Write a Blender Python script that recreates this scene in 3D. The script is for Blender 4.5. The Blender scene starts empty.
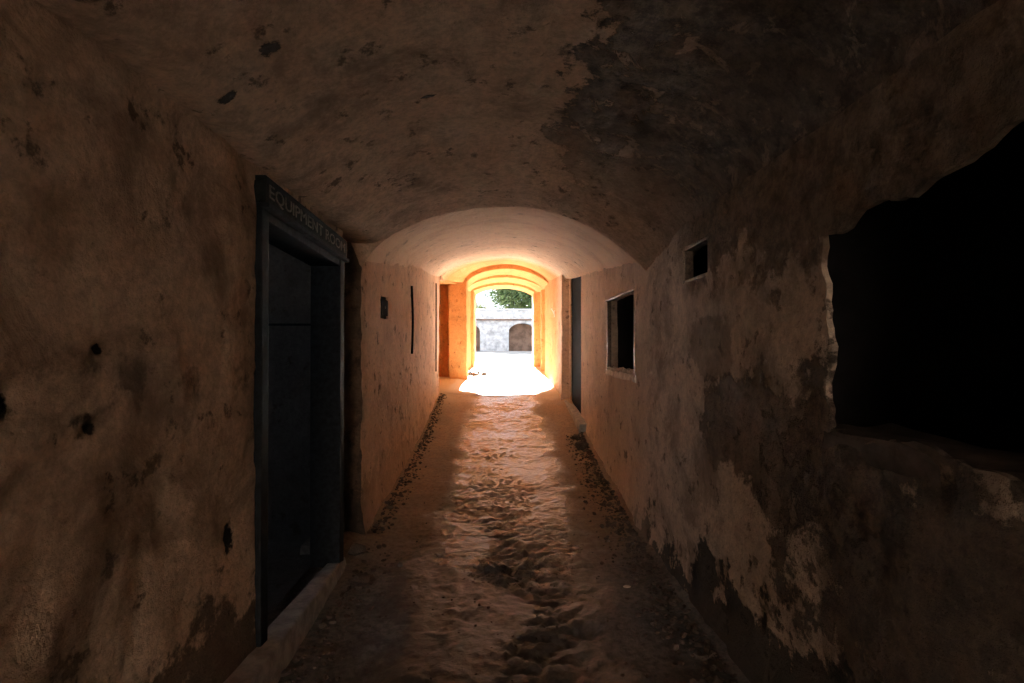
import bpy, bmesh, math, random
from mathutils import Vector, noise, Matrix
random.seed(7)
R = math.radians
sc = bpy.context.scene
C = sc.collection

# ------------------------------------------------------------------ camera, sky, sun, exposure
cam_d = bpy.data.cameras.new('camera'); cam_d.lens = 18.0; cam_d.sensor_width = 36.0
cam_d.clip_start = 0.02; cam_d.clip_end = 500
cam = bpy.data.objects.new('camera', cam_d); C.objects.link(cam)
cam.location = (0, 0, 1.4); cam.rotation_euler = (R(90.39), 0, R(-0.78))
sc.camera = cam

SUN_ELEV, SUN_AZ, SUN_E = 18.8, 0.3, 130.0
SKY_COL, SKY_E = (0.80, 0.88, 1.0), 1.6
EXPOSURE = 0.85
w = bpy.data.worlds.new('sky'); sc.world = w; w.use_nodes = True
bg = w.node_tree.nodes['Background']
bg.inputs[0].default_value = (*SKY_COL, 1); bg.inputs[1].default_value = SKY_E
sd = bpy.data.lights.new('sun', 'SUN'); sd.energy = SUN_E; sd.angle = R(1.0); sd.color = (1.0, 0.98, 0.95)
so = bpy.data.objects.new('sun', sd); C.objects.link(so)
dirv = Vector((math.sin(R(SUN_AZ)) * math.cos(R(SUN_ELEV)), -math.cos(R(SUN_AZ)) * math.cos(R(SUN_ELEV)), -math.sin(R(SUN_ELEV))))
so.rotation_euler = dirv.to_track_quat('-Z', 'Y').to_euler(); so.location = (0, 40, 30)
sc.view_settings.view_transform = 'Standard'; sc.view_settings.look = 'None'
sc.view_settings.gamma = 1.0; sc.view_settings.use_curve_mapping = False
sc.view_settings.exposure = EXPOSURE
sc.cycles.max_bounces = 16; sc.cycles.diffuse_bounces = 12; sc.cycles.glossy_bounces = 4
sc.cycles.sample_clamp_indirect = 40.0
sc.cycles.caustics_reflective = False

# ------------------------------------------------------------------ material helpers
class NT:
    def __init__(s, name):
        s.m = bpy.data.materials.new(name); s.m.use_nodes = True
        s.t = s.m.node_tree; s.n = s.t.nodes
        s.b = s.n['Principled BSDF']
        s.co = s.n.new('ShaderNodeTexCoord').outputs['Object']
        s.sep = None
    def link(s, a, b): s.t.links.new(a, b)
    def put(s, sock, v):
        if hasattr(v, 'is_output'): s.link(v, sock)
        elif isinstance(v, (tuple, list)) and len(v) == 3 and sock.type == 'RGBA': sock.default_value = (*v, 1)
        else: sock.default_value = v
    def xyz(s):
        if not s.sep:
            q = s.n.new('ShaderNodeSeparateXYZ'); s.link(s.co, q.inputs[0]); s.sep = q.outputs
        return s.sep
    def scale(s, v):
        q = s.n.new('ShaderNodeVectorMath'); q.operation = 'MULTIPLY'; s.link(s.co, q.inputs[0]); q.inputs[1].default_value = v
        return q.outputs[0]
    def noise(s, sc_, det=5, rough=.6, vec=None, dist=0, off=None):
        q = s.n.new('ShaderNodeTexNoise'); q.inputs['Scale'].default_value = sc_; q.inputs['Detail'].default_value = det
        q.inputs['Roughness'].default_value = rough; q.inputs['Distortion'].default_value = dist
        v = vec or s.co
        if off:
            a = s.n.new('ShaderNodeVectorMath'); s.link(v, a.inputs[0]); a.inputs[1].default_value = off; v = a.outputs[0]
        s.link(v, q.inputs['Vector']); return q.outputs['Fac']
    def vor(s, sc_, feat='F1', vec=None):
        q = s.n.new('ShaderNodeTexVoronoi'); q.feature = feat; q.inputs['Scale'].default_value = sc_
        s.link(vec or s.co, q.inputs['Vector']); return q.outputs['Distance']
    def ma(s, op, a, b=0.0, c=None):
        q = s.n.new('ShaderNodeMath'); q.operation = op; s.put(q.inputs[0], a); s.put(q.inputs[1], b)
        if c is not None: s.put(q.inputs[2], c)
        return q.outputs[0]
    def ramp(s, f, a, b, lo=0.0, hi=1.0):        # smooth map a..b -> lo..hi
        q = s.n.new('ShaderNodeMapRange'); q.interpolation_type = 'SMOOTHSTEP'; s.put(q.inputs[0], f)
        q.inputs[1].default_value = a; q.inputs[2].default_value = b; q.inputs[3].default_value = lo; q.inputs[4].default_value = hi
        return q.outputs[0]
    def mix(s, f, a, b, mode='MIX'):
        q = s.n.new('ShaderNodeMix'); q.data_type = 'RGBA'; q.blend_type = mode
        s.put(q.inputs[0], f); s.put(q.inputs[6], a); s.put(q.inputs[7], b); return q.outputs[2]
    def blob(s, c, r, soft=.35):                   # 1 inside an ellipsoid of radii r at c, 0 outside, with a ragged rim
        q = s.n.new('ShaderNodeVectorMath'); q.operation = 'SUBTRACT'; s.link(s.co, q.inputs[0]); q.inputs[1].default_value = c
        d = s.n.new('ShaderNodeVectorMath'); d.operation = 'DIVIDE'; s.link(q.outputs[0], d.inputs[0]); d.inputs[1].default_value = r
        l = s.n.new('ShaderNodeVectorMath'); l.operation = 'LENGTH'; s.link(d.outputs[0], l.inputs[0])
        return l.outputs['Value']
    def bump(s, h, strength, dist, prev=None):
        q = s.n.new('ShaderNodeBump'); q.inputs['Strength'].default_value = strength; q.inputs['Distance'].default_value = dist
        s.link(h, q.inputs['Height'])
        if prev is not None: s.link(prev, q.inputs['Normal'])
        return q.outputs[0]
    def done(s, col, rough, nrm=None, spec=None, metal=None):
        s.put(s.b.inputs['Base Color'], col); s.put(s.b.inputs['Roughness'], rough)
        if nrm is not None: s.link(nrm, s.b.inputs['Normal'])
        if spec is not None: s.put(s.b.inputs['Specular IOR Level'], spec)
        if metal is not None: s.put(s.b.inputs['Metallic'], metal)
        return s.m

def plaster(name, a, b, extra=None, stain=.5):
    m = NT(name)
    rag = m.noise(9, 6, .65)                       # ragged rim noise
    big = m.noise(1.3, 6, .62, off=(3, 1, 7))
    col = m.mix(m.ramp(big, .35, .65), a, b)
    fine = m.noise(42, 5, .7)
    col = m.mix(m.ramp(fine, .3, .75, 0, .5), col, tuple(x * .55 for x in a))
    # pale worn streaks running down the wall
    st = m.noise(5, 6, .7, vec=m.scale((1.4, 1.4, .35)), off=(11, 4, 2))
    col = m.mix(m.ramp(st, .56, .74, 0, .45), col, tuple(min(1, x * 1.25) for x in b))
    # brown weather stains
    s1 = m.noise(2.6, 8, .68, dist=.4, off=(5, 9, 1))
    inner = m.ramp(m.xyz()[1], 3.55, 3.75, 1, .45)      # the first bay is the dirtier one
    f1 = m.ma('MULTIPLY', m.ramp(s1, stain - .06, stain + .16, 0, .62), inner)
    col = m.mix(f1, col, (.105, .068, .045))
    s2 = m.noise(7.5, 7, .7, off=(1, 2, 8))
    f2 = m.ramp(s2, .585, .66, 0, .75)
    col = m.mix(f2, col, (.075, .055, .042))
    mot = m.noise(15, 7, .75, off=(6, 6, 1))
    col = m.mix(m.ma('MULTIPLY', m.ramp(mot, .42, .68, 0, .5), inner), col, tuple(x * .42 for x in a))
    mot2 = m.noise(60, 4, .8, vec=m.scale((.35, 1.3, 1.4)))
    col = m.mix(m.ma('MULTIPLY', m.ramp(mot2, .5, .72, 0, .35), inner), col, tuple(x * .4 for x in a))
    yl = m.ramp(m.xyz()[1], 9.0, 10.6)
    col = m.mix(yl, col, m.mix(1.0, col, (.68, .43, .19), 'MULTIPLY'))      # yellower, darker tone towards the outer end
    h = m.ma('ADD', m.ma('MULTIPLY', fine, .35), m.ma('MULTIPLY', rag, .8))
    h = m.ma('SUBTRACT', h, m.ma('MULTIPLY', m.ma('ADD', f1, f2), .45))
    if extra: col, h = extra(m, col, h, rag)
    n1 = m.bump(h, 1.0, .03)
    n1 = m.bump(m.noise(120, 4, .75), .6, .008, n1)
    return m.done(col, .9, n1, .2)

def peel(m, d, rag, amp, edge):                   # threshold of a distance field with ragged rim
    q = m.ma('ADD', d, m.ma('MULTIPLY', m.ma('SUBTRACT', rag, .5), amp))
    return m.ramp(q, 1 - edge, 1 + edge, 1, 0)

OCH_A, OCH_B = (.84, .595, .42), (.93, .71, .53)
def ex_left(m, col, h, rag):
    for c, r in (((-1.04, 1.338, 1.39), (.3, .013, .014)), ((-1.04, 1.315, 1.187), (.3, .016, .014)), ((-1.04, 1.08, 1.28), (.3, .014, .024)),
                 ((-1.04, 1.96, .67), (.3, .030, .05))):
        f = peel(m, m.blob(c, r), m.noise(22, 5, .6), 2.6, .2)
        col = m.mix(f, col, (.035, .03, .028)); h = m.ma('SUBTRACT', h, m.ma('MULTIPLY', f, .9))
    x, y, z = m.xyz()
    lo = m.ma('ADD', z, m.ma('MULTIPLY', m.ma('SUBTRACT', m.noise(4, 7, .7, off=(4, 4, 4)), .5), 1.5))
    f = m.ma('MULTIPLY', m.ramp(lo, .32, .46, .85, 0), m.ramp(y, 3.3, 4.2, 1, .25))
    col = m.mix(f, col, (.085, .065, .05))
    pier = m.ma('MULTIPLY', m.ramp(y, 3.31, 3.33), m.ramp(y, 3.689, 3.697, 1, 0))  # recess and pier face: shade painted into the grey cement tone
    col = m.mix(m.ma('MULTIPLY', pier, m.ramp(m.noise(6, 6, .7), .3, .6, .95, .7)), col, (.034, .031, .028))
    band = m.ma('ABSOLUTE', m.ma('SUBTRACT', m.ma('ADD', z, m.ma('MULTIPLY', rag, .25)), 1.42))
    f = m.ma('MULTIPLY', m.ramp(band, .03, .13, .7, 0), m.ramp(m.noise(3.3, 6, .65, off=(7, 7, 2)), .47, .56))
    f = m.ma('MULTIPLY', f, m.ramp(y, 2.2, 2.6, 1, 0))
    col = m.mix(f, col, (.08, .06, .048))
    return col, h
def ex_right(m, col, h, rag):
    x, y, z = m.xyz()
    n = m.noise(3.4, 8, .68, off=(8, 1, 3))
    near = m.ramp(y, 3.2, 4.6, 1, 0)
    # damp dark foot of the wall
    q = m.ma('ADD', m.ma('ADD', z, m.ma('MULTIPLY', y, .12)), m.ma('MULTIPLY', m.ma('SUBTRACT', n, .5), 1.3))
    f = m.ma('MULTIPLY', m.ramp(q, .55, .60, .92, 0), near)
    # grey cement patch where the ochre coat has come off
    p = peel(m, m.blob((1.04, 2.05, 1.02), (.5, .62, .25)), n, 2.6, .08)
    p2 = peel(m, m.blob((1.04, 1.25, .80), (.5, .62, .50)), m.noise(5, 8, .7, off=(1, 8, 3)), 4.2, .14)
    p3 = peel(m, m.blob((1.04, 2.55, 1.40), (.5, .30, .16)), n, 2.6, .10)
    up = m.ma('MULTIPLY', m.ramp(m.ma('ADD', m.ma('ADD', z, m.ma('MULTIPLY', y, -.12)), m.ma('MULTIPLY', m.ma('SUBTRACT', n, .5), 1.2)), 1.42, 1.50), m.ramp(y, 2.6, 3.2, 1, .15))
    col = m.mix(m.ma('MULTIPLY', up, .8), col, m.mix(m.ramp(m.noise(14, 7, .75), .35, .65), (.07, .056, .046), (.34, .25, .175)))
    v = m.ramp(m.noise(11, 7, .75, off=(3, 3, 3)), .35, .68)
    col = m.mix(m.ma('MULTIPLY', p3, .55), col, m.mix(v, (.10, .08, .065), (.30, .22, .16)))
    col = m.mix(m.ma('MULTIPLY', p2, .9), col, m.mix(v, (.045, .047, .045), (.16, .125, .10)))
    col = m.mix(m.ma('MULTIPLY', p, .88), col, m.mix(v, (.085, .072, .062), (.24, .185, .145)))
    col = m.mix(f, col, (.045, .048, .044))
    h = m.ma('SUBTRACT', h, m.ma('MULTIPLY', m.ma('ADD', m.ma('ADD', p, f), m.ma('ADD', p2, up)), .8))
    h = m.ma('ADD', h, m.ma('MULTIPLY', m.ma('MULTIPLY', up, m.noise(26, 6, .75)), 1.6))
    return col, h
def ex_ceil(m, col, h, rag):
    x, y, z = m.xyz()
    cream = m.ma('MULTIPLY', m.ramp(y, 3.69, 3.71), m.ramp(m.ma('ADD', y, m.noise(2, 4, .6)), 6.0, 8.0, 1, 0))
    col = m.mix(m.ma('MULTIPLY', cream, m.ramp(m.noise(2.4, 6, .6, off=(1, 1, 6)), .38, .55, .3, .8)), col, (.93, .755, .57))   # paler cream tone behind the arch
    n = m.noise(3.0, 9, .7, off=(2, 6, 3))
    isl = m.noise(7, 7, .68, dist=.5, off=(9, 2, 3))
    near = m.ramp(m.ma('ADD', y, m.ma('MULTIPLY', m.ma('SUBTRACT', n, .5), .8)), 2.3, 3.45, 1, .2)
    e = m.ma('ADD', m.ma('SUBTRACT', x, m.ma('MULTIPLY', m.ma('SUBTRACT', y, 1.5), .02)), m.ma('MULTIPLY', m.ma('SUBTRACT', n, .5), 1.1))
    f = m.ma('MULTIPLY', m.ma('MULTIPLY', m.ramp(e, .27, .31), near), m.ramp(y, 3.6, 3.7, 1, 0))
    keep = m.ma('MULTIPLY', m.ramp(isl, .55, .60), m.ramp(x, .45, .8, .75, .35))
    f = m.ma('MULTIPLY', f, m.ma('SUBTRACT', 1.0, keep))
    v = m.ramp(m.noise(13, 8, .78, off=(3, 3, 3)), .36, .66)
    col = m.mix(m.ma('MULTIPLY', f, .9), col, m.mix(v, (.036, .036, .034), (.22, .175, .14)))
    h = m.ma('SUBTRACT', h, m.ma('MULTIPLY', f, .9))
    h = m.ma('ADD', h, m.ma('MULTIPLY', m.ramp(x, .5, .9), m.ma('MULTIPLY', m.noise(24, 6, .75), 1.8)))
    for c, r in (((-.73, 1.59, 2.3), (.032, .026, .4)), ((-.90, 1.66, 2.2), (.03, .02, .4)), ((-.33, 2.2, 2.4), (.03, .012, .4))):
        g = peel(m, m.blob(c, r), m.noise(26, 5, .65), 2.4, .15)
        col = m.mix(g, col, (.05, .042, .036)); h = m.ma('SUBTRACT', h, m.ma('MULTIPLY', g, .8))
    return col, h

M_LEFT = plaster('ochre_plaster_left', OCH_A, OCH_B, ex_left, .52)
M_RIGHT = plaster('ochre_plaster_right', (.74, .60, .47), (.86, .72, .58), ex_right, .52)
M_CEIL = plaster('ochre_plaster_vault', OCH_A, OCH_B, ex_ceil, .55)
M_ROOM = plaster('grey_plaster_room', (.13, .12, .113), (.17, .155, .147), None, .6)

def floor_mat():
    m = NT('worn_wet_floor'); x, y, z = m.xyz()
    n = m.noise(2.2, 8, .65); f = m.noise(30, 6, .7)
    col = m.mix(m.ramp(n, .38, .62), (.36, .25, .165), (.27, .205, .15))
    col = m.mix(m.ramp(f, .4, .7, 0, .5), col, (.10, .075, .06))
    nearf = m.ramp(m.ma('ADD', y, m.ma('MULTIPLY', m.ma('SUBTRACT', n, .5), 2.0)), 2.6, 4.4, 1, 0)
    col = m.mix(nearf, col, m.mix(m.ramp(f, .35, .7), (.19, .19, .19), (.085, .087, .09)))
    crust = peel(m, m.blob((-.12, 2.75, 0), (.52, .95, 2)), n, 3.2, .3)
    col = m.mix(m.ma('MULTIPLY', crust, .75), col, (.045, .043, .042))                 # dark broken crust
    # middle trodden smooth and damp
    col = m.mix(m.ramp(m.ma('ADD', y, m.ma('MULTIPLY', n, 2.0)), 9.2, 11.5, 0, 1), col, (.58, .51, .43))      # pale dusty ground near the mouth, lightened to bounce more light
    c = m.ma('ADD', m.ma('ABSOLUTE', m.ma('SUBTRACT', x, 0.02)), m.ma('MULTIPLY', m.ma('SUBTRACT', n, .5), 1.0))
    wet = m.ramp(c, .36, .78, 1, 0)
    wet = m.ma('MULTIPLY', wet, m.ramp(y, 2.2, 5.0, .6, 1))
    col = m.mix(m.ma('MULTIPLY', m.ma('MULTIPLY', wet, .8), m.ramp(y, 8.5, 10.5, 1, 0)), col, (.085, .075, .068))
    rg = m.ma('ADD', m.ramp(wet, 0, 1, .8, .15), m.ma('MULTIPLY', m.ma('SUBTRACT', f, .5), .35))
    h = m.ma('ADD', m.ma('MULTIPLY', f, .7), m.ma('MULTIPLY', m.vor(22), .35))
    nn = m.bump(h, .8, .014)
    return m.done(col, rg, nn, m.ramp(wet, 0, 1, .3, .9))
M_FLOOR = floor_mat()

def flat_mat(name, col, rough=.7, var=.35, sc_=18, spec=.3, metal=0.0, bump=.3, bd=.004):
    m = NT(name); n = m.noise(sc_, 6, .65)
    c = m.mix(m.ramp(n, .3, .7), tuple(x * (1 - var) for x in col), tuple(min(1, x * (1 + var)) for x in col))
    return m.done(c, rough, m.bump(n, bump, bd), spec, metal)
M_WOOD = flat_mat('dark_blue_black_timber', (.014, .018, .022), .8, .4, 30, .12)
M_SIGN = flat_mat('sign_board_paint', (.016, .02, .02), .85, .4, 30, .1)
M_LETTER = flat_mat('faded_letter_paint', (.13, .125, .11), .7, .4, 60)
M_CURB = flat_mat('worn_concrete_curb', (.33, .34, .35), .85, .3, 14, .2)
M_STEEL = flat_mat('rusty_steel', (.16, .12, .09), .6, .5, 40, .4, .4)
M_BLACK = flat_mat('black_rubber', (.010, .010, .011), .9, .2, 18, .05)
M_DOOR = flat_mat('dark_teal_door_paint', (.007, .012, .015), .9, .25, 9, .03)
M_RUBBLE = flat_mat('grey_rubble', (.10, .085, .075), .9, .45, 9, .2)
M_CHIP = flat_mat('pale_plaster_chip', (.78, .74, .68), .9, .3, 20, .2)
M_EXT = flat_mat('grey_weathered_wall', (.44, .455, .47), .9, .35, 1.6, .2, 0, .3, .02)
M_EXTD = flat_mat('brown_weathered_wall', (.17, .115, .085), .9, .35, 1.2, .2, 0, .3, .02)
M_COPE = flat_mat('pale_parapet_render', (.46, .485, .50), .9, .25, 2.5, .2, 0, .3, .02)
M_YARD = flat_mat('pale_courtyard_ground', (.30, .28, .26), .9, .25, .8, .2, 0, .3, .02)
M_REAR_BOUNCE = flat_mat('brown_rear_bounce', (.160, .120, .092), .9, .25, 1.2, .2, 0, .3, .02)  # for the added rear wall, toned to bounce warm fill
M_BARK = flat_mat('tree_bark', (.09, .065, .045), .9, .3)
def leaf_mat(name, col):
    m = NT(name); n = m.noise(1.4, 4, .6)
    c = m.mix(m.ramp(n, .3, .7), tuple(x * .6 for x in col), tuple(x * 1.5 for x in col))
    m.done(c, .6, None, .3)
    m.b.inputs['Transmission Weight'].default_value = 0
    return m.m
M_LEAF = leaf_mat('tree_leaf', (.06, .10, .035)); M_LEAF2 = leaf_mat('pale_shrub_leaf', (.13, .15, .06))

# ------------------------------------------------------------------ mesh helpers
def mesh_obj(name, verts, faces, mat, parent=None, smooth=False):
    me = bpy.data.meshes.new(name); me.from_pydata(verts, [], faces); me.update()
    me.materials.append(mat)
    if smooth: me.polygons.foreach_set('use_smooth', [True] * len(me.polygons))
    o = bpy.data.objects.new(name, me); C.objects.link(o)
    if parent: o.parent = parent
    return o
def struct(o, label=None, cat=None):
    o['kind'] = 'structure'
    if label: o['label'] = label
    if cat: o['category'] = cat
    return o
def tag(o, label, cat, group=None, kind=None):
    o['label'] = label; o['category'] = cat
    if group: o['group'] = group
    if kind: o['kind'] = kind
    return o
def empty(name, loc=(0, 0, 0)):
    o = bpy.data.objects.new(name, None); C.objects.link(o); o.location = loc; o.empty_display_size = .1
    return o
def prism(name, p8, mat, parent=None, bevel=0.0, sub=0, rough=0.0):
    """hexahedron: p8 = bottom loop of 4, top loop of 4"""
    bm = bmesh.new(); v = [bm.verts.new(p) for p in p8]
    for f in ((3, 2, 1, 0), (4, 5, 6, 7), (0, 1, 5, 4), (1, 2, 6, 5), (2, 3, 7, 6), (3, 0, 4, 7)): bm.faces.new([v[i] for i in f])
    if bevel: bmesh.ops.bevel(bm, geom=bm.edges[:], offset=bevel, segments=2, affect='EDGES', profile=.6)
    if sub:
        bmesh.ops.subdivide_edges(bm, edges=bm.edges[:], cuts=sub, use_grid_fill=True)
        for q in bm.verts:
            n = noise.noise_vector(q.co * 9); q.co += n * rough
    bmesh.ops.recalc_face_normals(bm, faces=bm.faces)
    me = bpy.data.meshes.new(name); bm.to_mesh(me); bm.free(); me.materials.append(mat)
    o = bpy.data.objects.new(name, me); C.objects.link(o)
    if parent: o.parent = parent; o.matrix_parent_inverse = Matrix.Translation(-parent.location)
    return o
def box(name, x0, x1, y0, y1, z0, z1, mat, parent=None, bevel=0.0, **k):
    return prism(name, [(x0, y0, z0), (x1, y0, z0), (x1, y1, z0), (x0, y1, z0), (x0, y0, z1), (x1, y0, z1), (x1, y1, z1), (x0, y1, z1)], mat, parent, bevel, **k)
def interp(tab, d):
    if d <= tab[0][0]: return tab[0][1]
    for (a, va), (b, vb) in zip(tab, tab[1:]):
        if d <= b:
            return va + (vb - va) * ((d - a) / (b - a) if b > a else 1)
    return tab[-1][1]
def fbm(x, y, z, o=4): return noise.fractal(Vector((x, y, z)), 1.0, 2.1, o)

# ------------------------------------------------------------------ the passage: floor, walls, vault
RM = -6.0                                          # added open rear end, lets fill light in behind the viewer
FLOOR = [(RM, 0), (3.4, 0), (5.8, .07), (7.2, .17), (8.4, .33), (9.6, .48), (12.4, .56), (18, .655), (20, .68), (62, .70)]
def fz(d): return (interp(FLOOR, d - .4) + interp(FLOOR, d) * 2 + interp(FLOOR, d + .4)) / 4
# crown height, left spring, right spring, half width of the vault along the passage (steps = transverse arches)
CROWN = [(RM, 2.60), (2.5, 2.50), (3.69, 2.40), (3.70, 2.46), (4.5, 2.57), (6.3, 2.75), (9.3, 3.0), (12.40, 3.36), (12.41, 3.25), (14.6, 3.40), (14.61, 3.33), (17.2, 3.50), (17.21, 3.42), (18.2, 3.44)]
SPR_L = [(RM, 1.95), (3.69, 1.93), (3.70, 1.985), (4.3, 2.06), (6.3, 2.32), (9.3, 2.6), (12.40, 2.92), (12.41, 2.86), (17.2, 3.18), (17.21, 3.12), (18.2, 3.14)]
SPR_R = [(RM, 2.2), (2.9, 2.08), (3.69, 1.93), (3.70, 1.985), (4.3, 2.06), (6.3, 2.28), (9.3, 2.6), (12.40, 2.92), (12.41, 2.86), (17.2, 3.18), (17.21, 3.12), (18.2, 3.14)]
HALF_L = [(RM, 1.04), (3.69, 1.03), (9.3, 1.23), (9.6, 1.23), (12.4, 1.0), (12.41, .95), (17.2, 1.15), (18.2, 1.08)]
HALF_R = [(RM, 1.05), (3.69, 1.02), (7.2, 1.13), (9.3, 1.05), (13.6, 1.06), (17.2, 1.05), (18.2, 1.0)]
def vault(d, x):
    c = interp(CROWN, d)
    if x < 0:
        h, s = interp(HALF_L, d), interp(SPR_L, d); t = min(1, -x / h)
        z = s + (c - s) * math.sqrt(max(0, 1 - t * t)) * .8 + (c - s) * (1 - t * t) * .2
    else:
        h, s = interp(HALF_R, d), interp(SPR_R, d); t = min(1, x / h)
        e = .45 if d > 3.695 else .15 + .65 * max(0, min(1, (3.69 - d) / 1.2))
        z = s + (c - s) * (math.sqrt(max(0, 1 - t * t)) * e + (1 - t * t) * (1 - e))
    if d < 3.69 and x < 0:                        # level strip above the doorway
        a, b, k = z, 2.135 + (3.69 - d) * .012, .03
        z = (a + b) / 2 + math.sqrt(((a - b) / 2) ** 2 + k * k * .3)
    return z

LEFT = [(RM, -1.05), (3.30, -1.04), (3.32, -1.15), (3.66, -1.15), (3.69, -1.03), (6.3, -1.11), (9.6, -1.23), (9.7, -2.3), (12.9, -2.3), (12.92, -1.38),
        (12.42, -1.36), (12.40, -.93), (12.75, -.92), (12.78, -1.15), (14.6, -1.15), (14.62, -1.08), (14.9, -1.08), (14.92, -1.15), (17.2, -1.15), (17.22, -1.05), (18.2, -1.05)]
RIGHT = [(RM, 1.05), (3.69, 1.02), (5.2, 1.06), (7.2, 1.13), (9.0, 1.14), (9.02, 1.0), (9.6, 1.02), (13.6, 1.06), (13.62, 1.2), (15.2, 1.2), (15.22, 1.08), (15.5, 1.08), (15.52, 1.2), (17.2, 1.2), (17.22, .97), (18.2, .98)]

def seg_steps(a, b, extra=()):
    """subdivide a path segment; finer near the camera"""
    L = math.hypot(b[0] - a[0], b[1] - a[1]); out = []; t = 0.0
    while t < L - 1e-6:
        d = a[0] + (b[0] - a[0]) * t / L
        out.append(t / L)
        t += .12 if d < .2 else .024 if d < 4.0 else .05 if d < 10 else .12
    out = [q for q in out if q == 0 or (1 - q) * L > .008]
    ex = [(e - a[0]) / (b[0] - a[0]) for e in extra if abs(b[0] - a[0]) > .1 and a[0] < e < b[0]]
    out = [q for q in out if q == 0 or all(abs(q - e) * L > .009 for e in ex)] + ex
    return sorted(out)

def wall(name, path, sign, holes, mat, dents=()):
    """holes: (d0, d1, z0, z1, thickness, jag). Reveals are part of the wall."""
    eds = sorted({h[0] for h in holes} | {h[1] for h in holes}); ezs = sorted({h[2] for h in holes} | {h[3] for h in holes})
    cols = []
    for a, b in zip(path, path[1:]):
        for t in seg_steps(a, b, eds): cols.append((a[0] + (b[0] - a[0]) * t, a[1] + (b[1] - a[1]) * t))
    cols.append(path[-1])
    zs = [-.12 + .028 * i for i in range(int(3.7 / .028))]
    zs = sorted([z for z in zs if all(abs(z - e) > .012 for e in ezs)] + list(ezs))
    V = []; idx = {}
    def hole_at(d, z):
        for h in holes:
            if h[0] < d < h[1] and h[2] < z < h[3]: return h
    for i, (d, x) in enumerate(cols):
        top = vault(d, x) + .012
        for j, z in enumerate(zs):
            zc = min(z, top); am = 1.0
            if d > 4: am = .8
            n = fbm(d * 1.1 + 7 * sign, zc * 1.1, 3.3 + x) * .012 + fbm(d * 6, zc * 6, x * 2 + 5, 4) * .007 + fbm(d * 17, zc * 15, 1.5 + sign, 3) * .003 * (1 if d < 5 else .4)
            n2 = fbm(d * 3.1 + 20, zc * 2.7, 9.1 * sign, 5)
            n -= .008 * max(0, min(1, (n2 - .15) * 6))           # coats of plaster fallen off
            for (cd, cz, rd, rz, dep) in dents:
                q = ((d - cd) / rd) ** 2 + ((zc - cz) / rz) ** 2
                if q < 1: n -= dep * (1 - q) ** .5
            if sign > 0 and d < 3.2 and zc > 1.45: n += fbm(d * 15, zc * 15, 4.4, 4) * .009 * min(1, (zc - 1.45) * 4) * min(1, (3.2 - d) * 1.5)
            if zc < fz(d) + .25: n += ((fz(d) + .25 - zc) / .25) ** 2 * .03   # foot of the wall swells
            dd, zz = d, zc
            for h in holes:                                        # broken edges
                if h[5] > 0:
                    if min(abs(d - h[0]), abs(d - h[1])) < .06 and h[2] - .06 < z < h[3] + .06: dd += fbm(d * 2, z * 7, 2.2, 4) * h[5]
                    if min(abs(z - h[2]), abs(z - h[3])) < .06 and h[0] - .06 < d < h[1] + .06: zz += fbm(d * 7, z * 2, 8.2, 4) * h[5]
            if sign > 0 and -.5 < d < 1.7:                          # the wide opening is taller towards the viewer
                t = max(0, min(1, (zc - 1.25) / .45)) if zc < 1.74 else max(0, 1 - (zc - 1.74) / .3)
                zz += (1.7 - d) * .13 * t * min(1, (d + .5) / .5)
            V.append((x - sign * n * am, dd, zz))
    nz = len(zs); F = []
    solid = {}
    for i in range(len(cols) - 1):
        (d0, x0), (d1, x1) = cols[i], cols[i + 1]; dm = (d0 + d1) / 2
        tp = max(vault(d0, x0), vault(d1, x1)) + .012
        for j in range(nz - 1):
            zm = (zs[j] + zs[j + 1]) / 2
            if zs[j] >= tp: solid[i, j] = None; continue
            h = hole_at(dm, zm)
            solid[i, j] = h
            if h: continue
            a, b, c, d = i * nz + j, (i + 1) * nz + j, (i + 1) * nz + j + 1, i * nz + j + 1
            F.append((a, b, c, d) if sign < 0 else (d, c, b, a))
    # reveals
    def back(k, th):
        v = V[k]; V.append((v[0] + sign * th, v[1], v[2])); return len(V) - 1
    cache = {}
    def bk(k, th):
        if k not in cache: cache[k] = back(k, th)
        return cache[k]
    for (i, j), h in list(solid.items()):
        if not h: continue
        a, b, c, d = i * nz + j, (i + 1) * nz + j, (i + 1) * nz + j + 1, i * nz + j + 1
        for (di, dj), (p, q) in (((0, -1), (a, b)), ((1, 0), (b, c)), ((0, 1), (c, d)), ((-1, 0), (d, a))):
            if solid.get((i + di, j + dj)) is None: F.append((p, q, bk(q, h[4]), bk(p, h[4])))
    o = mesh_obj(name, V, F, mat, smooth=True)
    md = o.modifiers.new('edge', 'EDGE_SPLIT'); md.split_angle = R(42)
    return o

HOLES_L = [(2.145, 3.24, -.2, 2.09, .16, 0), (4.36, 4.66, 1.63, 1.83, .02, .008)]
HOLES_R = [(.25, 1.62, 1.13, 1.74, .02, .045), (2.56, 2.92, 1.765, 1.945, .06, .006), (4.05, 5.22, 1.155, 1.85, .09, .008), (7.5, 8.8, -.1, 2.62, .16, 0)]
DENT_L = [(1.338, 1.39, .022, .022, .02), (1.315, 1.187, .026, .02, .02), (1.08, 1.28, .02, .04, .012), (1.95, .67, .04, .08, .008)]
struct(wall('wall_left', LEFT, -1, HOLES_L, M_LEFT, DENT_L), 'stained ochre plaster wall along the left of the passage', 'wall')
struct(wall('wall_right', RIGHT, 1, HOLES_R, M_RIGHT), 'peeling ochre plaster wall along the right of the passage', 'wall')

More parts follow.
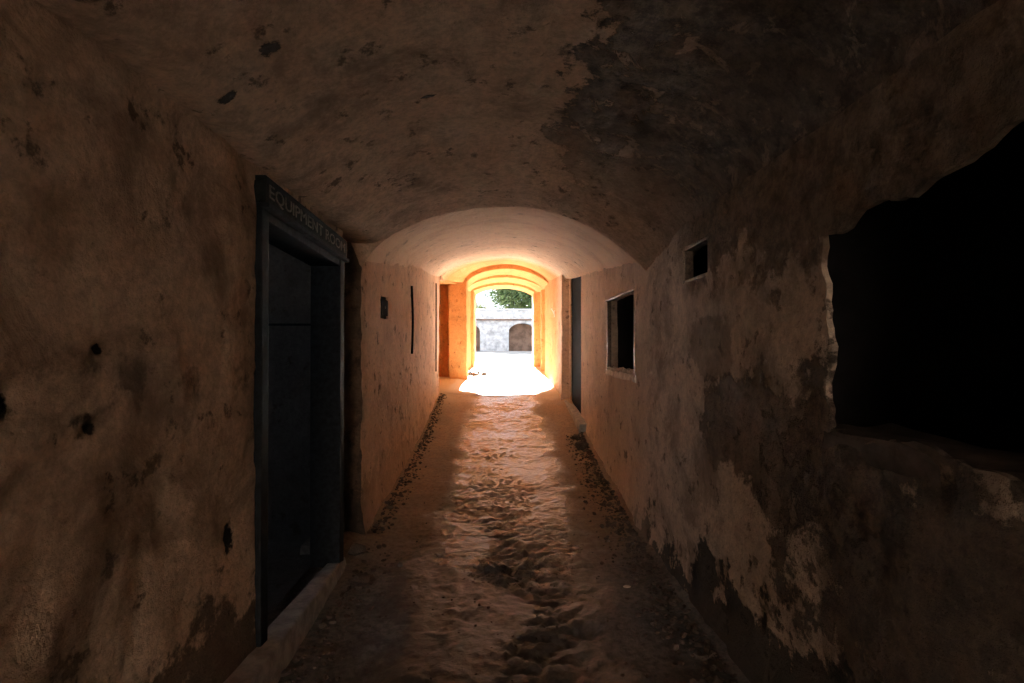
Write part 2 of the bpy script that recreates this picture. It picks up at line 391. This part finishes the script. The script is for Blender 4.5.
def ceiling():
    ds = []; d = RM
    brk = sorted({a for a, _ in CROWN + SPR_L + HALF_L + HALF_R} | {3.30, 3.31, 9.6, 9.7, 12.92})
    while d < 18.2:
        ds.append(d); d += .12 if d < .2 else .026 if d < 4 else .06 if d < 10 else .14
    ds = sorted([q for q in ds if all(abs(q - b) > .006 for b in brk)] + [b for b in brk if RM <= b <= 18.2])
    nx = 90; V = []; F = []
    for d in ds:
        xl = -1.27; xr = 1.26
        for k in range(nx + 1):
            x = xl + (xr - xl) * k / nx; z = vault(d, x)
            am = .6 if d > 3.69 else 1
            n = fbm(x * 1.3, d * 1.3, 4.4) * .014 + fbm(x * 6, d * 5, 1.7) * .007 + fbm(x * 16, d * 14, 3.7, 3) * .003 * (1 if d < 5 else .4)
            n2 = fbm(x * 2.6 + 3, d * 2.6, 6.1, 5)
            if d < 3.5 and x > .15: n += .012 * max(0, min(1, (n2 + .05) * 5)) + fbm(x * 13, d * 11, 2.2, 3) * .006 * min(1, (x - .15) * 3)
            V.append((x, d, z + n * am))
    for i in range(len(ds) - 1):
        for k in range(nx):
            a = i * (nx + 1) + k
            F.append((a, a + 1, a + nx + 2, a + nx + 1))
    o = mesh_obj('ceiling', V, F, M_CEIL, smooth=True)
    o.modifiers.new('edge', 'EDGE_SPLIT').split_angle = R(35)
    return struct(o, 'low barrel vault of stained ochre plaster over the passage', 'ceiling')
ceiling()
struct(prism('ceiling_side_bay', [(-2.4, 9.6, 2.62), (-1.2, 9.6, 2.62), (-1.2, 13.0, 2.93), (-2.4, 13.0, 2.93), (-2.4, 9.6, 2.8), (-1.2, 9.6, 2.8), (-1.2, 13.0, 3.1), (-2.4, 13.0, 3.1)], M_CEIL))

def floor():
    ds = []; d = RM
    while d < 18.6:
        ds.append(d); d += .12 if d < 1.5 else .018 if d < 5 else .035 if d < 10 else .08
    V = []; F = []
    def h(x, d):
        z = fz(d)
        n = fbm(x * 2.2, d * 2.0, 1.1, 3) * .018
        rg = abs(noise.noise((x * 7, d * 5.5, 2.0))); rg2 = abs(noise.noise((x * 15, d * 12, 6.0)))
        rough = .35 + .65 * max(0, min(1, (fbm(x * 1.6 + 4, d * 1.1, 7.7, 3) + .25) * 2.2))
        mid = math.exp(-((x + .15) / .62) ** 2)
        rg3 = noise.noise((x * 24, d * 20, 1.5))
        n += ((1 - rg) ** 3 * .011 + (1 - rg2) ** 3 * .016 - .02 + rg3 * .005) * rough * (.3 + .7 * mid) * (1.0 if d < 3.6 else max(.45, 1 - (d - 3.6) * .25))
        if d < 9:
            vq = noise.voronoi(Vector((x * 8 + noise.noise((x * 5, d * 5, 0)) * .8, d * 6.5, 0)))[0]; vr = noise.voronoi(Vector((x * 19, d * 15, 4 + noise.noise((x * 9, d * 9, 3)))))[0]
            lump = min(.4, vq[1] - vq[0]) * .055 + min(.35, vr[1] - vr[0]) * .042 - .018
            lump *= 1 + .9 * max(0, 1 - ((x + .12) / .6) ** 2 - ((d - 2.8) / 1.0) ** 2)
            n += lump * max(0, min(1, (fbm(x * 1.3 + 9, d * .9, 2.2, 3) + .38) * 2.6)) * (.25 + .75 * math.exp(-((x + .12) / .5) ** 2)) * (1 if d < 4 else max(.35, 1 - (d - 4) * .2))
        n += fbm(x * 26, d * 22, 3.1, 3) * .0035
        q = ((x - .39) / .12) ** 2 + ((d - 2.52) / .09) ** 2
        if q < 1: n -= .03 * (1 - q)
        e = max(0, (abs(x) - .75) / .3)
        n += min(1.2, e) ** 2 * .045 * (1 if d < 12 else .4) * (0 if x < 0 and d < 3.4 else 1)
        return z + n
    for d in ds:
        wl = 1.35 if 1.9 < d < 3.75 else 1.16 if d < 6 else 1.28
        xl, xr = -wl, 1.22
        if 9.5 < d < 13.1: xl = -2.4
        nx = 112
        for k in range(nx + 1):
            x = xl + (xr - xl) * k / nx; V.append((x, d, h(x, d)))
    for i in range(len(ds) - 1):
        for k in range(112):
            a = i * 113 + k; F.append((a, a + 1, a + 114, a + 113))
    floor.h = h
    return struct(mesh_obj('floor', V, F, M_FLOOR, smooth=True), 'worn uneven stone and earth floor of the passage', 'floor')
floor()

# masonry around the passage (keeps daylight out except at the mouth and two added openings), side rooms
def shell():
    g = []
    def slab(name, *a): g.append(struct(box(name, *a, M_EXT)))
    slab('wall_outer_left', -4.3, -4.0, RM - .2, 1.3, -.4, 4.4)
    slab('wall_outer_left_far', -4.3, -4.0, 2.3, 18.3, -.4, 4.4)
    slab('wall_outer_left_low', -4.3, -4.0, 1.3, 2.3, -.4, 1.3)
    slab('wall_outer_left_high', -4.3, -4.0, 1.3, 2.3, 2.2, 4.4)      # gap between these four: added unseen opening that lights the side room
    slab('wall_outer_right', 4.0, 4.3, RM - .2, 18.3, -.4, 4.4)
    slab('wall_back_left', -4.0, -1.05, RM - .2, RM + .02, -.4, 4.4)
    slab('wall_back_right', 1.05, 4.0, RM - .2, RM + .02, -.4, 4.4)
    slab('wall_back_top', -1.05, 1.05, RM - .2, RM + .02, 2.6, 4.4)
    # added unseen yard; its sunlit far wall bounces fill into the passage
    struct(box('floor_rear_bounce', -30, 30, -22, RM - .2, -.4, -.03, M_YARD)); struct(box('wall_rear_bounce', -30, 30, -22.4, -22, -.4, 7.0, M_REAR_BOUNCE))
    slab('ceiling_roof_slab', -4.3, 4.3, RM - .2, 18.35, 3.75, 4.4)
    slab('floor_footing', -4.3, 4.3, RM - .2, 18.3, -.5, -.2)
    # facade with arched mouth
    V = []; F = []; n = 24; y = 18.22
    pts = [(-1.05, .2)] + [(-1.05 + 2.03 * k / n, vault(18.2, -1.05 + 2.03 * k / n) + .0) for k in range(n + 1)] + [(.98, .2)]
    for (x, z) in pts: V += [(x, y, z), (max(-4.3, min(4.3, x * 4.3)), y, 4.4 if z > .3 else -.4), (x, y + .3, z), (max(-4.3, min(4.3, x * 4.3)), y + .3, 4.4 if z > .3 else -.4)]
    for k in range(len(pts) - 1):
        a, b = 4 * k, 4 * k + 4
        F += [(a, b, b + 1, a + 1), (a + 2, a + 3, b + 3, b + 2), (a, a + 2, b + 2, b), (a + 1, b + 1, b + 3, a + 3)]
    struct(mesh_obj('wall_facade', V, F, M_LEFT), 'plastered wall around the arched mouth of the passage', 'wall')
shell()
M_ROOMD = flat_mat('unlit_black_room_plaster', (.035, .034, .034), .95, .3, 3, .05)  # near black paints in the darkness of the rooms behind the right openings
def room(name, x0, x1, y0, y1, z0, z1, skip, mat=M_ROOM):
    V = [(x0, y0, z0), (x1, y0, z0), (x1, y1, z0), (x0, y1, z0), (x0, y0, z1), (x1, y0, z1), (x1, y1, z1), (x0, y1, z1)]
    F = {'b': (0, 1, 2, 3), 't': (7, 6, 5, 4), 'y0': (0, 4, 5, 1), 'x1': (1, 5, 6, 2), 'y1': (2, 6, 7, 3), 'x0': (3, 7, 4, 0)}
    return struct(mesh_obj(name, V, [f for k, f in F.items() if k not in skip.split()], mat), 'dark bare side room', 'room')
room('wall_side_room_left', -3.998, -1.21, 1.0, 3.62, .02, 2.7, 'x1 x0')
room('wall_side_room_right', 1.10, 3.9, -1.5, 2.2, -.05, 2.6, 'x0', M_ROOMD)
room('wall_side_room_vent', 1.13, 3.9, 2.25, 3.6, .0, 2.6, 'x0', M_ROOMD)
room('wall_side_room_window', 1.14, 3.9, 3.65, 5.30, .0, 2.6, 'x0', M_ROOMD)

struct(box('trim_1', -3.9, -1.25, 3.60, 3.63, 1.535, 1.55, M_WOOD), 'thin dark joint line across the wall of the side room', 'joint')

# ------------------------------------------------------------------ doorway with sign board on the left
dr = empty('door_1', (-1.05, 2.67, 0)); struct(dr, 'dark timber door frame with a lettered lintel board and raised threshold', 'door frame')
def lsl(d): return 2.115 - (d - 2.1) * .05       # lintel sags away from the camera
X0, X1 = -1.20, -1.015
prism('jamb', [(X0, 2.15, .10), (X1, 2.15, .10), (X1, 2.215, .10), (X0, 2.215, .10), (X0, 2.15, 1.99), (X1, 2.15, 1.99), (X1, 2.215, 1.99), (X0, 2.215, 1.99)], M_WOOD, dr, .006)
prism('jamb', [(X0, 3.17, .03), (X1, 3.17, .03), (X1, 3.25, .03), (X0, 3.25, .03), (X0, 3.17, 1.94), (X1, 3.17, 1.94), (X1, 3.25, 1.94), (X0, 3.25, 1.94)], M_WOOD, dr, .006)
prism('jamb_bead', [(-1.10, 2.215, .10), (-1.04, 2.215, .10), (-1.04, 2.235, .10), (-1.10, 2.235, .10), (-1.10, 2.215, 1.99), (-1.04, 2.215, 1.99), (-1.04, 2.235, 1.99), (-1.10, 2.235, 1.99)], M_WOOD, dr, .004)
def lin(name, x0, x1, da, db, lo, hi, mat, par=None, bev=.004):
    return prism(name, [(x0, da, lsl(da) + lo), (x1, da, lsl(da) + lo), (x1, db, lsl(db) + lo), (x0, db, lsl(db) + lo), (x0, da, lsl(da) + hi), (x1, da, lsl(da) + hi), (x1, db, lsl(db) + hi), (x0, db, lsl(db) + hi)], mat, par or dr, bev)
lin('lintel', X0, -1.02, 2.17, 3.17, -.175, -.10, M_WOOD)
sb = lin('sign_board', X0, -1.00, 2.15, 3.25, -.112, .0, M_SIGN); sb['label'] = 'dark board with faded capital letters'
lin('drip_rail', -1.04, -.985, 2.15, 3.25, -.135, -.115, M_WOOD)
def lettering(txt, d0, d1, size, x, par):
    cu = bpy.data.curves.new('lettering', 'FONT'); cu.body = txt; cu.size = 1; cu.extrude = .03; cu.align_x = 'LEFT'; cu.resolution_u = 3
    o = bpy.data.objects.new('lettering', cu); C.objects.link(o)
    bpy.context.view_layer.update(); me = bpy.data.meshes.new_from_object(o.evaluated_get(bpy.context.evaluated_depsgraph_get()))
    xs = [v.co.x for v in me.vertices]; ys = [v.co.y for v in me.vertices]
    a, b, c, e = min(xs), max(xs), min(ys), max(ys)
    for v in me.vertices:
        d = d0 + (v.co.x - a) / (b - a) * (d1 - d0); z = lsl(d) - .098 + (v.co.y - c) / (e - c) * size
        v.co = (x + v.co.z * .08, d, z)
    bpy.data.objects.remove(o); bpy.data.curves.remove(cu)
    me.materials.append(M_LETTER); q = bpy.data.objects.new('lettering', me); C.objects.link(q)
    q.parent = par
    q['label'] = 'faded painted words EQUIPMENT ROOM'
    return q
lettering('EQUIPMENT ROOM', 2.18, 3.20, .068, -.999, sb)
prism('threshold', [(-1.07, 1.85, -.05), (-.915, 1.85, -.05), (-1.00, 3.30, -.05), (-1.10, 3.30, -.05), (-1.055, 1.85, .17), (-.93, 1.85, .17), (-1.02, 3.30, .05), (-1.10, 3.30, .05)], M_CURB, dr, .012, sub=6, rough=.006)

# ------------------------------------------------------------------ openings in the right wall
w1 = empty('window_1', (1.05, 4.65, 1.11)); struct(w1, 'narrow unglazed window with thin rusty steel frame in the right wall', 'window')
XF = 1.028
box('frame_rail', XF, XF + .04, 4.04, 5.23, 1.84, 1.862, M_STEEL, w1, .003)
box('frame_stile', XF - .005, XF + .045, 4.03, 4.055, 1.14, 1.86, M_STEEL, w1, .003)
box('frame_stile', XF + .015, XF + .055, 5.20, 5.23, 1.14, 1.85, M_STEEL, w1, .003)
box('sill', XF - .002, XF + .14, 4.03, 5.24, 1.10, 1.16, M_CHIP, w1, .008, sub=7, rough=.022)
def stone_mesh(name, seed, mat, flat=.7):
    bm = bmesh.new(); bmesh.ops.create_icosphere(bm, subdivisions=2, radius=1)
    for v in bm.verts:
        n = noise.noise(v.co * 1.3 + Vector((seed * 7.1, seed * 3.3, 1))) * .5 + noise.noise(v.co * 3 + Vector((seed, 0, 9))) * .15
        v.co *= 1 + n; v.co.z *= flat
    me = bpy.data.meshes.new(name); bm.to_mesh(me); bm.free(); me.materials.append(mat); return me
CHIPS = [stone_mesh('plaster_chip', k, M_CHIP, .5) for k in range(4)]
STONES = [stone_mesh('stone', 10 + k, M_RUBBLE, .75) for k in range(6)]
PEB = [stone_mesh('stone', 20 + k, M_CHIP, .6) for k in range(3)]
for k in range(26):
    o = bpy.data.objects.new('plaster_chip', CHIPS[k % 4]); C.objects.link(o)
    o.location = (1.035 + .06 * (k % 2), 4.10 + .041 * k, 1.165 + random.uniform(0, .008))
    s = random.uniform(.018, .032); o.scale = (s, s * random.uniform(.8, 1.1), s * 1.1); o.rotation_euler = (random.random(), random.random(), random.random() * 6)
    tag(o, 'broken pale plaster chip on the sill of the narrow window', 'plaster chip', 'plaster chips on the window sill')

w2 = empty('window_2', (1.05, .93, 1.1)); struct(w2, 'wide dark opening with broken edges and rough sill in the right wall', 'window')
box('sill', 1.035, 1.25, .2, 1.66, 1.06, 1.14, M_RUBBLE, w2, .015, sub=12, rough=.026)
w3 = empty('window_3', (1.05, 2.74, 1.76)); struct(w3, 'small dark vent hole with chipped frame high in the right wall', 'vent')
box('frame_rail', 1.022, 1.08, 2.55, 2.93, 1.935, 1.955, M_STEEL, w3, .003)
box('frame_rail', 1.022, 1.08, 2.55, 2.93, 1.752, 1.768, M_STEEL, w3, .003)
box('frame_stile', 1.022, 1.08, 2.55, 2.57, 1.76, 1.94, M_STEEL, w3, .003)
box('frame_stile', 1.03, 1.08, 2.91, 2.93, 1.76, 1.94, M_STEEL, w3, .003)

d2 = empty('door_2', (1.14, 8.15, .3)); struct(d2, 'tall narrow dark teal door with stone step in the right wall', 'door')
box('leaf', 1.142, 1.18, 7.56, 8.74, .30, 2.60, M_DOOR, d2, .006)
box('jamb', 1.125, 1.30, 7.48, 7.57, .22, 2.66, M_RIGHT, d2, .008)
box('jamb', 1.11, 1.30, 8.73, 8.82, .32, 2.66, M_RIGHT, d2, .008)
box('lintel', 1.11, 1.30, 7.48, 8.82, 2.59, 2.68, M_RIGHT, d2, .008)
prism('step', [(1.02, 7.0, .0), (1.30, 7.0, .0), (1.30, 8.9, .2), (1.02, 8.9, .2), (1.02, 7.0, .32), (1.30, 7.0, .32), (1.30, 8.9, .44), (1.02, 8.9, .44)], M_CURB, d2, .02, sub=4, rough=.01)

# ------------------------------------------------------------------ small fittings on the walls
bx = empty('junction_box', (-1.13, 4.51, 1.63)); tag(bx, 'small rusty junction box set in a dark niche in the left wall', 'junction box')
box('back_plate', -1.10, -1.08, 4.355, 4.665, 1.625, 1.835, M_BLACK, bx)
box('case', -1.08, -1.055, 4.42, 4.63, 1.66, 1.80, M_BLACK, bx, .006)
box('cover_screw', -1.055, -1.052, 4.51, 4.535, 1.72, 1.74, M_STEEL, bx, .002)
def tube(name, pts, r, mat, parent=None):
    cu = bpy.data.curves.new(name, 'CURVE'); cu.dimensions = '3D'; cu.bevel_depth = r; cu.bevel_resolution = 2
    s = cu.splines.new('POLY'); s.points.add(len(pts) - 1)
    for p, q in zip(s.points, pts): p.co = (*q, 1)
    o = bpy.data.objects.new(name, cu); C.objects.link(o); bpy.context.view_layer.update()
    me = bpy.data.meshes.new_from_object(o.evaluated_get(bpy.context.evaluated_depsgraph_get())); bpy.data.objects.remove(o)
    me.materials.append(mat); q = bpy.data.objects.new(name, me); C.objects.link(q)
    if parent: q.parent = parent; q.matrix_parent_inverse = Matrix.Translation(-parent.location)
    return q
tag(tube('cable', [(-1.075, 5.93 + .05 * math.sin(k * .35), 1.30 + .078 * k) for k in range(11)], .014, M_BLACK), 'short black cable hanging vertically on the left wall', 'cable')
tag(tube('conduit', [(-1.172, 8.73, .95 + .15 * k) for k in range(11)], .012, M_STEEL), 'thin brown pipe running down the left wall before the side bay', 'pipe')
br = empty('wall_bracket', (1.03, 10.6, 2.1)); tag(br, 'small pale angled bracket on the right wall near the exit', 'bracket')
tube('arm', [(1.04, 10.6, 2.02), (.96, 10.6, 2.16)], .014, M_CHIP, br); box('wall_plate', 1.02, 1.05, 10.55, 10.65, 1.98, 2.12, M_CHIP, br, .003)

# ------------------------------------------------------------------ stones and rubble on the floor
def put_stone(meshes, x, d, s, label, group=None, cat='stone', flat=1):
    o = bpy.data.objects.new('stone', random.choice(meshes)); C.objects.link(o)
    o.location = (x, d, floor.h(x, d) + s * .3); o.scale = (s * random.uniform(.8, 1.25), s * random.uniform(.8, 1.25), s * flat)
    o.rotation_euler = (random.uniform(-.3, .3), random.uniform(-.3, .3), random.random() * 6)
    tag(o, label, cat, group); return o
put_stone(PEB, .70, 2.95, .018, 'pale splinter of stone on the floor near the foot of the right wall', None, 'stone', .5)
put_stone(STONES, .95, 6.35, .075, 'dark stone lying beside the step of the teal door')
put_stone(STONES, .93, 6.80, .05, 'small stone right against the front of the teal door step')
put_stone(STONES, -.98, 3.42, .05, 'dark stone in the corner at the far end of the threshold')
put_stone(STONES, -.83, 3.05, .05, 'flat dark stone on the floor beside the raised threshold', None, 'stone', .35)
for k in range(9):
    put_stone(STONES, -.98 + .2 * (k % 3) + random.uniform(-.03, .03), 13.7 + .32 * (k // 3) + random.uniform(-.05, .05), random.uniform(.05, .095), 'stone in the small pile by the left pier at the exit', 'stones piled by the exit')
def gravel(name, n, fx, label, smin=.006, smax=.022):
    bm = bmesh.new()
    for k in range(n):
        x, d = fx(); s = random.choice((random.uniform(smin, smin * 1.8), random.uniform(smin, smax)))
        r = bmesh.ops.create_icosphere(bm, subdivisions=1, radius=1)
        q = Matrix.Translation((x, d, floor.h(x, d) + s * .25)) @ Matrix.Rotation(random.random() * 6, 4, 'Z') @ Matrix.Rotation(random.random(), 4, 'X') @ Matrix.Diagonal((s * random.uniform(.7, 1.5), s, s * random.uniform(.4, .9), 1))
        for v in r['verts']: v.co = q @ (v.co * random.uniform(.75, 1.2))
    me = bpy.data.meshes.new(name); bm.to_mesh(me); bm.free(); me.materials.append(M_RUBBLE)
    o = bpy.data.objects.new(name, me); C.objects.link(o); tag(o, label, 'gravel', None, 'stuff')
def gr():
    d = random.uniform(1.6, 7.0); return interp(RIGHT, d) - .065 - abs(random.gauss(0, .11)), d
def gl():
    d = random.uniform(3.75, 9.4); return interp(LEFT, d) + .05 + abs(random.gauss(0, .06)), d
def gc():
    d = random.uniform(1.9, 3.6); return -.93 + abs(random.gauss(0, .1)), d
def gm(): return random.uniform(-.7, .75), random.uniform(2.0, 6.5)
gravel('gravel', 1500, gr, 'loose dark rubble along the foot of the right wall')
gravel('gravel', 700, gl, 'loose dark rubble along the foot of the left wall')
gravel('gravel', 160, gc, 'small stones along the raised threshold')
gravel('gravel', 320, gm, 'scattered grit over the middle of the floor', .003, .009)

# ------------------------------------------------------------------ courtyard beyond the mouth
def yard():
    V = []; F = []; ys = [18.4 + (90 - 18.4) * k / 30 for k in range(31)]; xs = [-45 + 90 * k / 40 for k in range(41)]
    for y in ys:
        for x in xs: V.append((x, y, fz(y) - .01 + (fbm(x * .5, y * .5, 0, 3) * .03 if y > 19 else 0)))
    for i in range(30):
        for k in range(40):
            a = i * 41 + k; F.append((a, a + 1, a + 42, a + 41))
    struct(mesh_obj('floor_courtyard', V, F, M_YARD, smooth=True), 'pale sunlit courtyard ground beyond the passage', 'ground')
yard()
YW = 60.0; GZ = .70
def far_wall():
    root = empty('courtyard_wall', (0, YW, GZ)); tag(root, 'grey wall with shallow arched recesses and parapet across the courtyard', 'wall')
    A0, SP, AW, ZS, ZT = .42, 6.55, 3.2, 2.25, 3.25    # first arch left edge, spacing, width, spring, top (above ground)
    arches = [(A0 + SP * k, A0 + SP * k + AW) for k in range(-4, 5)]
    V = []; F = []
    def q(*p):
        b = len(V); V.extend(p); F.append((b, b + 1, b + 2, b + 3))
    H = 3.6; n = 14
    prev = -30
    for (a, b) in arches:
        q((prev, YW, GZ), (a, YW, GZ), (a, YW, GZ + H), (prev, YW, GZ + H))
        P = [(a, ZS)] + [((a + b) / 2 - AW / 2 * math.cos(math.pi * k / n), ZS + (ZT - ZS) * math.sin(math.pi * k / n)) for k in range(1, n)] + [(b, ZS)]
        for (x0, z0), (x1, z1) in zip(P, P[1:]):
            q((x0, YW, GZ + z0), (x1, YW, GZ + z1), (x1, YW, GZ + H), (x0, YW, GZ + H))
            q((x0, YW, GZ + z0), (x0, YW + 1.2, GZ + z0), (x1, YW + 1.2, GZ + z1), (x1, YW, GZ + z1))
        for x in (a, b): q((x, YW, GZ), (x, YW + 1.2, GZ), (x, YW + 1.2, GZ + ZS), (x, YW, GZ + ZS))
        prev = b
    q((prev, YW, GZ), (30, YW, GZ), (30, YW, GZ + H), (prev, YW, GZ + H))
    def kid(o): o.parent = root; o.matrix_parent_inverse = Matrix.Translation(-root.location); return o
    kid(mesh_obj('face', V, F, M_EXT))
    for (a, b) in arches:
        kid(mesh_obj('recess_back', [(a, YW + 1.2, GZ), (b, YW + 1.2, GZ), (b, YW + 1.2, GZ + ZT), (a, YW + 1.2, GZ + ZT)], [(0, 1, 2, 3)], M_EXTD))
        box('arch_jamb', a - .22, a + .03, YW - .08, YW + .1, GZ, GZ + ZS + .1, M_COPE, root, .02)
    box('cornice', -30, 30, YW - .25, YW + .3, GZ + H - .02, GZ + H + .14, M_EXTD, root, .03)
    box('parapet', -30, 30, YW - .05, YW + .4, GZ + H + .14, GZ + 4.75, M_COPE, root, .02)
    box('coping', -30, 30, YW - .18, YW + .5, GZ + 4.75, GZ + 4.95, M_COPE, root, .03)
    box('backing', -30, 30, YW + 1.25, YW + 1.6, GZ - .2, GZ + 3.7, M_EXTD, root)
    for k in range(-12, 13): box('parapet_panel', k * 2.2 - .95, k * 2.2 + .95, YW - .10, YW - .04, GZ + H + .35, GZ + 4.6, M_COPE, root, .02)
far_wall()
def tree(name, loc, base, crown_c, crown_r, n, leaf, mat, label, cat='tree'):
    root = empty(name, loc); tag(root, label, cat)
    br = [(Vector((0, 0, 0)), Vector((.2, 0, crown_c[2] * .75)), .32)]
    V = []; F = []
    def limb(p, q, r0, r1):
        ax = (q - p).normalized(); u = ax.orthogonal().normalized(); v = ax.cross(u); b = len(V)
        for (c, r) in ((p, r0), (q, r1)):
            for k in range(7): V.append(tuple(c + (u * math.cos(k * .8976) + v * math.sin(k * .8976)) * r))
        for k in range(7): F.append((b + k, b + (k + 1) % 7, b + 7 + (k + 1) % 7, b + 7 + k))
    top = Vector((crown_c[0] * .3, 0, crown_c[2] * .6)); limb(Vector((0, 0, 0)), top, base, base * .7)
    LV = []; LF = []; cl = []
    for k in range(34):
        while True:
            p = Vector((random.uniform(-1, 1), random.uniform(-1, 1), random.uniform(-1, 1)))
            if p.length < 1: break
        e = Vector((crown_c[0] + p.x * crown_r[0], crown_c[1] + p.y * crown_r[1], crown_c[2] + p.z * crown_r[2])); cl.append(e)
        limb(top, e, base * .3, .03)
    for k in range(n):
        c = random.choice(cl); d = Vector((random.gauss(0, 1), random.gauss(0, 1), random.gauss(0, 1))) * (crown_r[0] * .17)
        p = c + d; a = Vector((random.gauss(0, 1), random.gauss(0, 1), random.gauss(0, 1))).normalized(); u = a.orthogonal().normalized() ; v = a.cross(u)
        s = leaf * random.uniform(.6, 1.3); b = len(LV)
        LV += [tuple(p - u * s), tuple(p + v * s * .45), tuple(p + u * s), tuple(p - v * s * .45)]; LF.append((b, b + 1, b + 2, b + 3))
    mesh_obj('trunk', V, F, M_BARK, root); mesh_obj('foliage', LV, LF, mat, root)
tree('broad_tree', (3.5, 68, .6), .35, (.0, 0, 6.6), (4.7, 3.2, 2.9), 20000, .22, M_LEAF, 'leafy green tree rising behind the courtyard parapet')
tree('broad_tree', (15.5, 71, .6), .35, (0, 0, 7.6), (4.4, 3.2, 3.0), 5000, .24, M_LEAF, 'second green tree farther right behind the courtyard parapet')
tree('shrub', (-3.9, 63.5, .6), .16, (0, 0, 4.9), (1.5, .8, 1.0), 2500, .16, M_LEAF2, 'pale low shrub behind the left of the courtyard parapet', 'shrub')
tree('broad_tree', (-14, 70, .6), .35, (0, 0, 7.0), (4.0, 3.0, 2.8), 4000, .24, M_LEAF, 'green tree far left behind the courtyard parapet')
